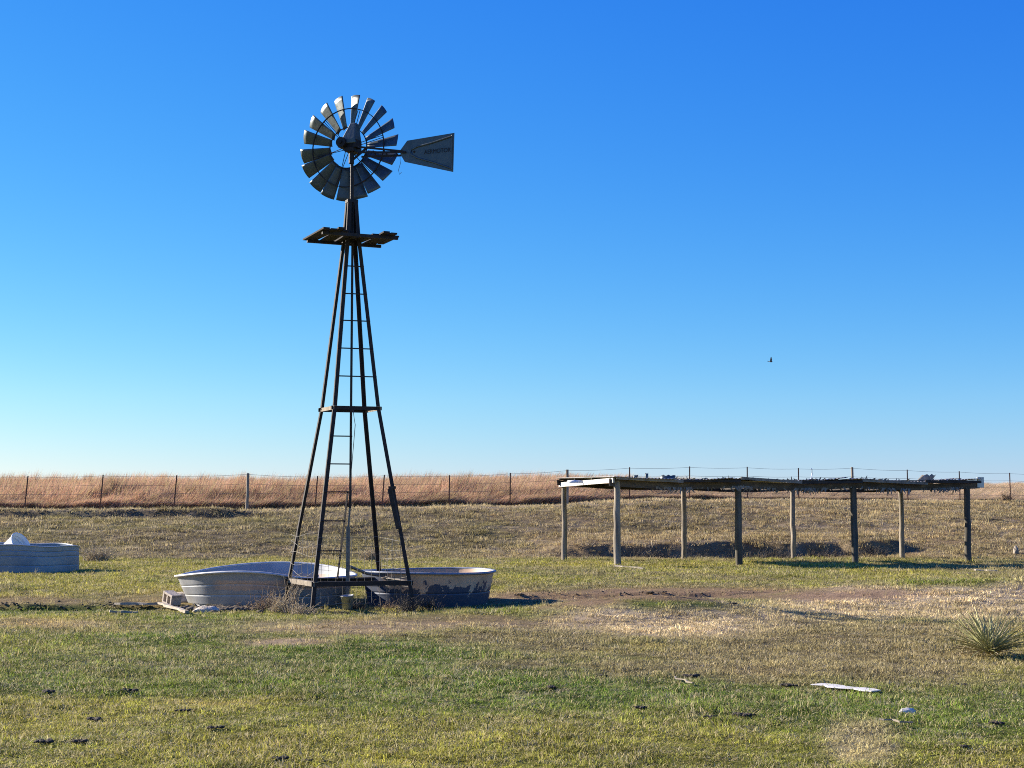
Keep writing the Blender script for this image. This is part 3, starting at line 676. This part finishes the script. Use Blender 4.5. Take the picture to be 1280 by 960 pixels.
# white tub tipped on its side in the far tank
m = MB(); prof = [(0, .02), (.19, .02), (.20, 0)]
for i in range(13):
    q = i / 12; prof.append((.20 + .06 * q + (-.022 if i in (8, 10) else 0), .42 * q))
prof += [(.275, .42), (.275, .435), (.25, .435), (.19, .03), (0, .03)]
m.lathe(prof, 28)
p = at(17, 685, 39.0); o = m.build('plastic_tub', 'plastic', None, (p.x - .16, p.y, p.z - .14)); o.rotation_euler = (R(8), R(58), R(-12)); o.scale = (1.15, 1.15, 1.15)
tag(o, 'white ribbed plastic tub lying tipped inside the blue grey tank', 'tub')

# things inside the tower base: pail, cow-wire panels, dry weeds
def wire_panel(a, b, zlo, zhi, nh, nv, label, seed, sag=.02):
    rg = random.Random(seed); o_ = obj('wire_panel', None, wm, (a.x - AX.x, a.y - AX.y, 0)); o_['label'] = label
    for i in range(nh):
        zz = zlo + (zhi - zlo) * i / (nh - 1); pts = []
        for j in range(9):
            t = j / 8; p = a.lerp(b, t); pts.append(Vector((p.x + .01 * math.sin(i * 1.7 + 3 * t), p.y + .012 * math.sin(i * 2.3 + 4 * t), zz + sag * (math.sin(i * 2.1 + 5 * t) - 1.4 * math.sin(math.pi * t)))))
        m = MB(); m.tube(pts, .0028, 5); shift(m, (a.x, a.y, 0)).build('wire_strand', 'wire', o_)
    for j in range(nv):
        t = (j + .5) / nv; p = a.lerp(b, t); m = MB()
        m.tube([Vector((p.x + rg.gauss(0, .01), p.y + rg.gauss(0, .01), zlo + (zhi - zlo) * q)) for q in (0, .35, .7, 1)], .003, 5); shift(m, (a.x, a.y, 0)).build('wire_strand', 'wire', o_)
out_ = lambda c_, zz, k: leg(c_, zz) + CORNER[c_].normalized() * k
wire_panel(out_('A', .8, .03), out_('B', .8, .03), .38, 1.15, 6, 5, 'sagging wire mesh on the tower side facing the pale grey tank', 3, .035)
wire_panel(out_('B', .8, -.04), out_('C', .8, -.04), .05, 1.1, 9, 12, 'wire mesh panel spanning the front of the tower base', 4, .012)
wire_panel(out_('C', .8, .03), out_('D', .8, .03), .3, 1.05, 6, 6, 'wire mesh on the tower side facing the tan crusted tank', 5, .02)
m = MB(); m.lathe([(0, 0), (.085, 0), (.10, .2), (.104, .2), (.104, .215), (.095, .215), (.08, .01), (0, .01)], 20); p = gpt(437, 24.75)
o = m.build('pail', 'zinc_plain', None, p + Vector((0, 0, .02))); o.rotation_euler = (R(4), R(-5), 0); tag(o, 'small metal pail under the windmill tower beside dark brush', 'pail')

def weed(name, px, Y, n, h, spread, label, colr, cat='weed', wid=.005, group='dry weeds round the tower', curl=.5, seed=0):
    rg = random.Random(seed + int(px)); p = gpt(px, Y); m = MB()
    for i in range(n):
        a = rg.uniform(0, 6.283); L = h * rg.uniform(.5, 1.1); sp = spread * rg.uniform(.2, 1); b = Vector((rg.gauss(0, .3) * spread, rg.gauss(0, .2) * spread, -.02))
        pts = [b]; d = Vector((math.cos(a) * sp / h, math.sin(a) * sp / h, 1)).normalized()
        for k in range(5):
            d = (d + Vector((rg.gauss(0, .18) * curl + .06, rg.gauss(0, .18) * curl, -.12 * curl * k))).normalized(); pts.append(pts[-1] + d * L / 5)
        m.tube(pts, [wid, wid * .9, wid * .8, wid * .65, wid * .5, wid * .3], 4, False)
        if rg.random() < .6:
            q = pts[rg.randint(2, 4)]; e = Vector((rg.gauss(0, 1), rg.gauss(0, 1), .8)).normalized(); m.tube([q, q + e * L * .2, q + e * L * .36 + Vector((0, 0, -.02))], wid * .5, 4, False)
    o = m.build(name, colr, None, p); tag(o, label, cat, group); return o
M['weed_straw'] = blade_material('dry_stalk', False, (.52, .42, .27), .1, 0, .2)
M['weed_brown'] = blade_material('brown_stalk', False, (.32, .23, .14), .1, 0, .2)
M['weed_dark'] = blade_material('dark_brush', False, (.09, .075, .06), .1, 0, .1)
for px, Y, n_, h, s_, mt, lb in ((335, 25.0, 60, .42, .30, 'weed_brown', 'brown weed clump in front of the pale grey tank'), (352, 24.3, 70, .36, .28, 'weed_straw', 'straw coloured weed clump at the tower leg beside the pale grey tank'),
        (378, 23.8, 90, .28, .34, 'weed_straw', 'bushy straw coloured weeds between the two front tower legs'), (366, 24.6, 26, .62, .30, 'weed_straw', 'tall bent dry stalks leaning on the wire mesh'),
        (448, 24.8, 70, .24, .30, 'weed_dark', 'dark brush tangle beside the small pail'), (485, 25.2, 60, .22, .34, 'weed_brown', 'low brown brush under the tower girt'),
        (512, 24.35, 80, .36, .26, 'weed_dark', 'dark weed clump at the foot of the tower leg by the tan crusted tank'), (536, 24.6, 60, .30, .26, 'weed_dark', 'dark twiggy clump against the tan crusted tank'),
        (318, 24.7, 50, .26, .28, 'weed_brown', 'short brown weeds beside the clodded dirt heap'), (425, 24.0, 90, .12, .34, 'weed_dark', 'low dark brush added as shade in front of the small pail'), (495, 24.2, 90, .12, .34, 'weed_dark', 'low dark brush added as shade at the foot of the leg under the furl lever')):  # last two low clumps are added to darken the shadowed ground between the legs
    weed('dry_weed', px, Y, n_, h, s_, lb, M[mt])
weed('dry_shrub', 125, 46.5, 160, .55, .62, 'pale dead shrub on the slope beside the blue grey tank', M['weed_straw'], 'shrub', .008, 'dead shrubs')
weed('dry_shrub', 463, 47.5, 140, .5, .42, 'pale round dead shrub seen through the windmill tower', M['weed_straw'], 'shrub', .008, 'dead shrubs')
weed('dry_shrub', 1255, 69.5, 90, .5, .35, 'small rusty brown shrub at the foot of the wire fence', M['weed_brown'], 'shrub', .012, 'dead shrubs')
for i in range(26):
    px = 725 + i * 15 + random.uniform(-6, 6)
    weed('bank_weed', px, 50.6 + random.uniform(-.5, .25), 26, random.uniform(.25, .5), .4, 'dark rank weed growing in the cut bank behind the shelter', M['weed_dark'], 'weed', .008, 'weeds along the cut bank')

# ------------------------------------------------------------------ loose things on the ground
def log_(px1, py1, px2, py2, w_, h_, label, mat='pale_wood', z_=.03, name='board', cat='board', group=None):
    a, b = ground(px1, py1), ground(px2, py2); a.z += z_; b.z += z_; m = MB(); n = 7; k = []
    d = (b - a).normalized(); x = d.cross(Vector((0, 0, 1))).normalized()
    for i in range(n):
        t = i / (n - 1); p = a.lerp(b, t); ww = w_ * (1 + .22 * math.sin(i * 2.3 + px1)); hh = h_ * (1 + .2 * math.sin(i * 1.7 + px2)); jx = x * (.03 * math.sin(i * 1.9 + px1))
        k += [p + jx - x * ww / 2, p + jx + x * ww / 2, p + jx + x * ww / 2 * .85 + Vector((0, 0, hh)), p + jx - x * ww / 2 * .8 + Vector((0, 0, hh * .9))]
    m.add(k, [(4 * i + j, 4 * i + (j + 1) % 4, 4 * i + 4 + (j + 1) % 4, 4 * i + 4 + j) for i in range(n - 1) for j in range(4)] + [(3, 2, 1, 0), (4 * n - 4, 4 * n - 3, 4 * n - 2, 4 * n - 1)])
    mid = (a + b) / 2; o = shift(m, mid).build(name, mat, None, mid); tag(o, label, cat, group); return o
log_(143, 760, 199, 758, .11, .035, 'bleached board lying flat beside the concrete block')
log_(137, 768, 172, 769, .10, .03, 'short bleached board end in front of the other boards')
log_(198, 758, 236, 769, .08, .035, 'bleached split board slanting toward the dirt heap')
log_(1021, 861, 1098, 870, .17, .008, 'white weathered board lying in the green grass', 'white_paint', .035)
log_(770, 709, 806, 712, .16, .03, 'grey plank on the ground beneath the shelter', 'pale_wood', .02)
log_(1218, 714, 1245, 715, .16, .03, 'grey plank on the ground beside the last shelter post', 'pale_wood', .02)
log_(1100, 907, 1140, 912, .015, .012, 'thin pale stick lying beside the white stone', 'old_wood', .04, 'stick', 'stick')
log_(840, 852, 866, 861, .012, .01, 'thin pale stick lying across brown grass', 'old_wood', .04, 'stick', 'stick')
p = ground(213, 757); m = MB(); rz = Matrix.Rotation(R(-48), 3, 'Z') @ Matrix.Rotation(R(14), 3, 'Y')
cz = p + Vector((0, .1, .10))
for dx in (-.13, 0, .13): m.box(cz + rz @ Vector((dx, 0, 0)), (.036, .19, .17), rz)
for dz in (-.085, .085): m.box(cz + rz @ Vector((0, 0, dz)), (.296, .188, .036), rz)
o = shift(m, p).build('concrete_block', 'concrete', None, p); tag(o, 'hollow concrete block tilted beside the bleached boards', 'block')
def rock(px, py, r, sq, label, mat='stone', name='stone', seed=1, cat='stone', group=None, amt=.35):
    p = ground(px, py); vs, fs = rough_blob(r, sq, amt, 3, seed); m = MB(); m.add(vs, fs, True); o = m.build(name, mat, None, p + Vector((0, 0, r * sq[2] * .4))); tag(o, label, cat, group); return o
rock(258, 766, .16, (1.25, .8, .42), 'flat pale stone at the foot of the dirt heap', seed=2)
rock(231, 752, .22, (1, .8, .5), 'pinkish stone against the pale grey tank', 'concrete', seed=3)
rock(1135, 893, .05, (1.3, .7, .65), 'bright white stone in the grass', 'white_paint', seed=4)
rock(1270, 692, .12, (.7, .7, 1.5), 'pale stump standing at the foot of the slope', 'old_wood', 'stump', 5, 'stump')
for i, (px, py, r) in enumerate([(985, 860, .09), (1245, 908, .085), (1203, 937, .055), (932, 897, .10), (888, 899, .07), (802, 888, .07), (751, 847, .08), (868, 848, .12), (506, 796, .07), (55, 932, .09), (98, 931, .07), (228, 891, .07), (268, 913, .08), (120, 903, .09), (386, 955, .05), (352, 951, .06), (690, 862, .08), (1205, 858, .05), (650, 745, .12), (812, 743, .14), (830, 742, .1), (915, 756, .1), (60, 868, .09), (160, 866, .10)]):
    p = ground(px, py); m = MB(); rg = random.Random(i); r *= .8
    for j in range(16):
        vs, fs = rough_blob(r * rg.uniform(.08, .3), (1.2, 1, .6), .6, 2, i * 7 + j, 2.6); off = Vector((rg.gauss(0, .4) * r, rg.gauss(0, .35) * r, r * .12)); m.add([v + off for v in vs], fs, True)
    o = m.build('dung_pat', 'dung', None, p + Vector((0, 0, .012))); tag(o, 'dark dried dung pat lying in the short grass', 'dung', 'dung pats in the pasture')
# clods: heap in front of the big tank, muddy edge, track
def clods(name, spots, label, mat='mud'):
    m = MB()
    for i, (px, Y, r) in enumerate(spots):
        vs, fs = rough_blob(r, (1.2, 1, .7), .55, 1, i, 2.4); p = gpt(px, Y) + Vector((0, 0, r * .25)); m.add([v + p for v in vs], fs, True)
    o = m.build(name, mat); o['kind'] = 'stuff'; o['label'] = label
clods('dirt_heap', [(random.gauss(278, 24), 24.9 + random.gauss(0, .25), random.uniform(.02, .07)) for i in range(420)], 'heap of brown clods before the pale grey tank')
clods('mud_clods', [(random.uniform(0, 215), 25.7 + random.gauss(0, .3), random.uniform(.01, .03)) for i in range(260)], 'broken clods along the muddy edge')
clods('track_clods', [(random.uniform(640, 1090), 28.3 + random.gauss(0, .35), random.uniform(.008, .025)) for i in range(260)], 'clods of bare soil along the track')
clods('scarp_clods', [(random.uniform(0, 340), 58.6 + random.gauss(0, .3), random.uniform(.02, .045)) for i in range(200)], 'brown clods along the scarp below the fence')

# ------------------------------------------------------------------ yucca
p = ground(1238, 824); rg = random.Random(5); yc = thing('yucca', 'spiky yucca with long narrow olive leaves', 'yucca', p)
M['yucca'] = worn('yucca_leaf', [(.3, (.22, .24, .09)), (.55, (.40, .39, .18)), (.75, (.58, .52, .32))], 3, .6, 0, .1)
M['yucca_dry'] = worn('dry_yucca_leaf', [(.3, (.30, .24, .14)), (.7, (.48, .40, .26))], 4, .8, 0, .1)
for i in range(290):
    a = rg.uniform(0, 6.283); el = R(rg.triangular(4, 86, 36)); L = rg.uniform(.30, .58); bend = Vector((rg.gauss(0, .16), rg.gauss(0, .16), rg.gauss(-.08, .12))); d = Vector((math.cos(a) * math.cos(el), math.sin(a) * math.cos(el), math.sin(el)))
    sd_ = d.cross(Vector((0, 0, 1))).normalized(); wd = rg.uniform(.004, .0085); pts = []; m = MB(); up = sd_.cross(d)
    for j in range(5):
        t = j / 4; c_ = Vector((0, 0, .05)) + d * L * t + Vector((0, 0, -.10 * t * t * math.cos(el) * L)) + bend * (t * t * L); ww = wd * (1 - .15 * t) if j < 4 else .001
        pts += [c_ - sd_ * ww + up * .003, c_ + up * -.002, c_ + sd_ * ww + up * .003]
    m.add(pts, [(3 * j + q, 3 * j + q + 1, 3 * j + q + 4, 3 * j + q + 3) for j in range(4) for q in range(2)], True)
    m.build('leaf', 'yucca_dry' if rg.random() < (.55 if el < .45 else .1) else 'yucca', yc)

# ------------------------------------------------------------------ shelter
FRONT = [(771, 42.0, 101), (922, 42.6, 102), (1066, 43.7, 97), (1207, 44.5, 96)]
BACK = [(705, 46.6, 0), (854, 47.5, 0), (990, 48.3, 0), (1125, 49.1, 0)]
FP = [gpt(px, Y) for px, Y, h in FRONT]; BP = [gpt(px, Y) for px, Y, h in BACK]
sh = thing('shelter', 'low open livestock shelter with wooden posts and a ragged roof', 'shelter', FP[0])
S0 = FP[0]
def sp(mb, name, mat, parent=sh): return shift(mb, S0).build(name, mat, parent)
def ztop(px, py, Y): return at(px, py, Y).z
FT = [Vector((p.x, p.y, ztop(px, py, Y))) for p, (px, Y, h), py in zip(FP, FRONT, (605, 607, 607.5, 608))]
BT = [Vector((p.x, p.y, ztop(px, py, Y))) for p, (px, Y, h), py in zip(BP, BACK, (606, 611.5, 612.5, 612.5))]
for i, (b, t) in enumerate(list(zip(FP, FT)) + list(zip(BP, BT))):
    m = MB(); r = .095 if i < 4 else .08; rg = random.Random(i); n = 7; pts = []
    for j in range(n): pts.append(b.lerp(t, j / (n - 1)) + Vector((rg.gauss(0, .008), rg.gauss(0, .008), -.15 if j == 0 else .0)))
    if i == 0: pts[-1].z += .09
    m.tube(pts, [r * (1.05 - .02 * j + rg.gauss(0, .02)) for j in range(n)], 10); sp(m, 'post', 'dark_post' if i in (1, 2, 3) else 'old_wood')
ends = lambda T: [T[0] + (T[0] - T[1]).normalized() * .22, T[1], T[2], T[3] + (T[3] - T[2]).normalized() * .42]
FE, BE = ends(FT), ends(BT)
def sagline(P, n=6):
    o_ = []
    for a, b in zip(P[:-1], P[1:]):
        for j in range(n): t = j / n; q = a.lerp(b, t); q.z -= .065 * math.sin(math.pi * t); o_.append(q)
    return o_ + [P[-1]]
def beam(P, w_, h_, dz, name, mat):
    pts = sagline(P); m = MB(); k = []
    for q in pts:
        for u, v in ((-w_ / 2, -h_ / 2), (w_ / 2, -h_ / 2), (w_ / 2, h_ / 2), (-w_ / 2, h_ / 2)): k.append(q + Vector((0, u, v + dz)))
    n = len(pts); m.add(k, [(4 * i + j, 4 * i + (j + 1) % 4, 4 * i + 4 + (j + 1) % 4, 4 * i + 4 + j) for i in range(n - 1) for j in range(4)] + [(3, 2, 1, 0), (4 * n - 4, 4 * n - 3, 4 * n - 2, 4 * n - 1)]); return sp(m, name, mat)
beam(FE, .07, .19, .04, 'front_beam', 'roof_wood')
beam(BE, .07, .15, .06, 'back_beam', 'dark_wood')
# pale end board from the back corner post to the front corner post
m = MB(); m.bar(BT[0] + Vector((-.14, .12, .0)), FT[0] + Vector((-.10, -.15, .10)), .045, .13); sp(m, 'end_board', 'white_paint')
def roofpt(u, v, dz=0):             # u along the row 0..3, v front 0 .. back 1
    u = max(-.06, min(u, 3.12)); i = min(int(max(u, 0)), 2); t = u - i; a = FT[i].lerp(FT[i + 1], t); b = BT[i].lerp(BT[i + 1], t); s_ = -.065 * math.sin(math.pi * max(0, min(1, t)))
    q = a.lerp(b, v); q.z += s_ + dz; return q
for u in (.0, .33, .66, 1, 1.33, 1.66, 2, 2.33, 2.66, 3.0, 3.1):
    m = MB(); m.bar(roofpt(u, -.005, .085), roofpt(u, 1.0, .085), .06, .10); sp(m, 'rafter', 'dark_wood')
for v in (.02, .34, .67, .98):
    m = MB()
    for a in range(3): m.bar(roofpt(a - (.05 if a == 0 else 0), v, .155), roofpt(a + 1 + (.11 if a == 2 else 0), v, .155), .07, .04)
    sp(m, 'purlin', 'dark_wood')
M['roof_iron'] = worn('old_roofing_iron', [(.3, (.20, .19, .18)), (.5, (.42, .41, .39)), (.66, (.36, .31, .26)), (.8, (.20, .11, .07))], 3, .6, .3, .1)
def iron(u0, u1, v0, v1, dz, lift, seed, name='roof_sheet', mat='roof_iron', amp=.012, waves=9, curl=0.):
    rg = random.Random(seed); m = MB(); nu, nv = waves * 4, 6; vs = []
    for j in range(nv + 1):
        for i in range(nu + 1):
            tu, tv = i / nu, j / nv; q = roofpt(u0 + (u1 - u0) * tu, v0 + (v1 - v0) * tv, dz)
            q.z += amp * math.sin(2 * math.pi * waves * tu) + lift * tu * (1 - tv) * rg.uniform(.9, 1.1) + curl * (tu ** 3) * (1 - tv) ** 2
            if j == 0: q.y += rg.uniform(-.03, .03)
            vs.append(q)
    w_ = nu + 1; m.add(vs, [(j * w_ + i, j * w_ + i + 1, (j + 1) * w_ + i + 1, (j + 1) * w_ + i) for j in range(nv) for i in range(nu)], True)
    o = sp(m, name, mat); o.modifiers.new('thick', 'SOLIDIFY').thickness = .003; return o
u = -.055; k_ = 0
while u < 3.08:
    w_ = .262; gap = random.random()
    if not (.60 < u < .66):
        iron(u, min(u + w_, 3.12), -.05 + random.uniform(-.02, .015), (1.05 if u < .2 or u > 2.9 else random.choice([.3, .45, .55, 1.04])) + random.uniform(-.03, .02), .195 + .008 * (k_ % 2), random.choice([0, 0, .02, .05]), k_)
    u += .245; k_ += 1
# old planks laid on the roof front, brush hanging from its edge
for i, (u0, u1, dz) in enumerate(((-.03, .52, .125), (.5, 1.0, .11), (1.0, 1.55, .12), (1.52, 2.05, .115), (2.05, 2.62, .105), (2.6, 3.1, .115))):
    m = MB(); m.bar(roofpt(u0, -.05, dz + .04 + .02 * (i % 3)), roofpt(u1, -.05, dz + .03 - .02 * (i % 2)), .03, .075); sp(m, 'fascia_board', ('old_wood', 'dark_wood', 'old_wood', 'dark_wood', 'old_wood', 'dark_wood')[i])
def torn(px, py, w_, h_, Y, tilt, name, mat, bend=.3):
    c_ = at(px, py, Y); m = MB(); n = 6; vs = []
    for i in range(n + 1):
        t = i / n - .5
        for j in range(4):
            q = j / 3; jag = .12 * math.sin(i * 2.7 + px) if j == 3 else 0
            vs.append(c_ + Vector((t * w_ + tilt * q * h_, bend * h_ * (t * t * 2 + q * .6), (q - .5 + jag) * h_)))
    m.add(vs, [(i * 4 + j, i * 4 + j + 1, i * 4 + j + 5, i * 4 + j + 4) for i in range(n) for j in range(3)], True); o = sp(m, name, mat); o.modifiers.new('thick', 'SOLIDIFY').thickness = .004; return o
torn(793, 597, .11, .14, 43.5, .4, 'torn_flap', 'zinc')
torn(808.5, 596, .09, .2, 43.6, .0, 'torn_flap', 'zinc')
torn(835, 598, .42, .18, 43.4, .1, 'torn_flap', 'zinc', .8)
torn(1153, 598.5, .42, .24, 45.5, .9, 'torn_flap', 'old_wood', .2)
torn(1180, 601, 1.3, .09, 45.5, .2, 'torn_flap', 'plastic', .6)
torn(735, 602, 1.2, .08, 44.4, .2, 'torn_flap', 'plastic', .6)
m = MB(); m.tube([at(1010, 601, 44.6), at(1014, 598, 44.6), at(1015.2, 592, 44.6), at(1014.8, 586.5, 44.6), at(1013.5, 585, 44.6)], [.012, .016, .018, .016, .008], 6); sp(m, 'bent_strip', 'plastic')
m = MB(); m.tube([at(1028, 602, 44.6), at(1031, 598.5, 44.6), at(1034, 601, 44.6), at(1036, 599, 44.6), at(1040, 598.5, 44.6)], [.02, .03, .02, .025, .015], 6); sp(m, 'bent_strip', 'dark_wood')
# end cap plate at the right
e = FT[3] + (FT[3] - FT[2]).normalized() * .44
m = MB(); m.box(e + Vector((0, -.02, .12)), (.26, .02, .30), Matrix.Rotation(R(28), 3, 'Z')); o = sp(m, 'end_plate', 'zinc_plain')
m = MB(); rg = random.Random(3)
for i in range(420):
    u = rg.uniform(.3, 3.0) if rg.random() < .4 else rg.choice([.5, 1.52, 1.62, 1.02, 2.72, 2.82, 2.3]) + rg.gauss(0, .055)
    hang = rg.random() < .7; q = roofpt(u, rg.uniform(-.06, .02), -.01 if hang else .20); L = rg.uniform(.05, .24 if hang else .16); a = rg.uniform(-1, 1)
    d = Vector((a, rg.uniform(-.6, .2), (-1 if hang else .5) * rg.uniform(.4, 1))).normalized(); sdv = Vector((d.z, 0, -d.x)).normalized() * rg.uniform(.008, .03)
    m.add([q - sdv, q + sdv, q + d * L * .6 + sdv * .7 + Vector((0, 0, -.01)), q + d * L, q + d * L * .6 - sdv * .7], [(0, 1, 2, 3, 4)])
o = sp(m, 'ragged_brush', 'old_wood'); o['kind'] = 'stuff'

# ------------------------------------------------------------------ fence
POSTS = [(-62, 593, 0), (35, 595, 0), (129, 593.5, 0), (221, 594, 0), (310, 591.5, 1), (397, 595, 0), (480.5, 593.5, 0), (562, 594, 0), (638, 591, 0), (709, 587, 1), (787, 584, 0), (862, 583, 0), (934, 583.5, 0), (998, 585, 0), (1065, 584, 1), (1134, 587, 0), (1199, 589, 0), (1262, 591, 0), (1330, 592, 0)]
fc = thing('wire_fence', 'barbed wire fence of thin steel posts and stout wooden posts along the tall grass', 'fence', (0, 61, 1.6))
F0 = Vector((0, 61, 1.6)); tops = []; bases = []
for px, py, wood in POSTS:
    Y = 61.
    for _ in range(8): Y = float(fence_y((px - 640) / F * Y))
    b = gpt(px - (2.5 if not wood and px < 560 else .5), Y); t = at(px, py, Y); m = MB()
    if wood: m.tube([b + Vector((0, 0, -.1)), b.lerp(t, .5) + Vector((.01, 0, 0)), t], [.062, .06, .056], 10)
    else:
        d = (t - b).normalized(); x_ = Vector((1, 0, 0)); y_ = Vector((0, 1, 0))
        m.profile(b - d * .1, t, [(-.024, -.006), (.024, -.006), (.024, .006), (.006, .006), (.006, .04), (-.006, .04), (-.006, .006), (-.024, .006)], x_, y_)
    shift(m, F0).build('post', 'old_wood' if wood else 'rust', fc); tops.append(t); bases.append(b)
for k in (.97, .72, .48, .22):
    m = MB(); pts = []
    for i in range(len(tops) - 1):
        a = bases[i].lerp(tops[i], k); b = bases[i + 1].lerp(tops[i + 1], k)
        for j in range(6): t = j / 6; q = a.lerp(b, t); q.z -= .03 * math.sin(math.pi * t); q.y -= .03; pts.append(q)
    pts.append(b + Vector((0, -.03, 0))); m.tube(pts, .0055, 5); shift(m, F0).build('wire_strand', 'wire', fc)

# ------------------------------------------------------------------ bird
bd = MB(); BPOS = at(963.5, 452, 110.); 
vs, fs = rough_blob(.055, (.9, 2.2, .9), .05, 2, 1); bd.add(vs, fs, True)
bd.add([(0, .1, 0), (.05, .24, 0), (-.05, .24, 0), (0, .12, .012)], [(0, 1, 2), (3, 1, 2), (0, 3, 1), (0, 2, 3)])
for s_ in (1, -1):
    w_ = [(.02 * s_, -.07, .02), (.02 * s_, .06, .02), (.13 * s_, .05, .10), (.13 * s_, -.08, .11), (.20 * s_, .05, .24), (.21 * s_, -.0, .27)]
    bd.add(w_ + [(a, b, c - .008) for a, b, c in w_], [(0, 1, 2, 3), (3, 2, 4, 5), (9, 8, 7, 6), (11, 10, 8, 9), (0, 3, 9, 6), (3, 5, 11, 9), (1, 7, 8, 2), (2, 8, 10, 4), (4, 10, 11, 5)])
o = bd.build('bird', 'feather', None, BPOS); o.rotation_euler = (R(10), R(42), R(70)); tag(o, 'small dark bird flying in the empty sky', 'bird')
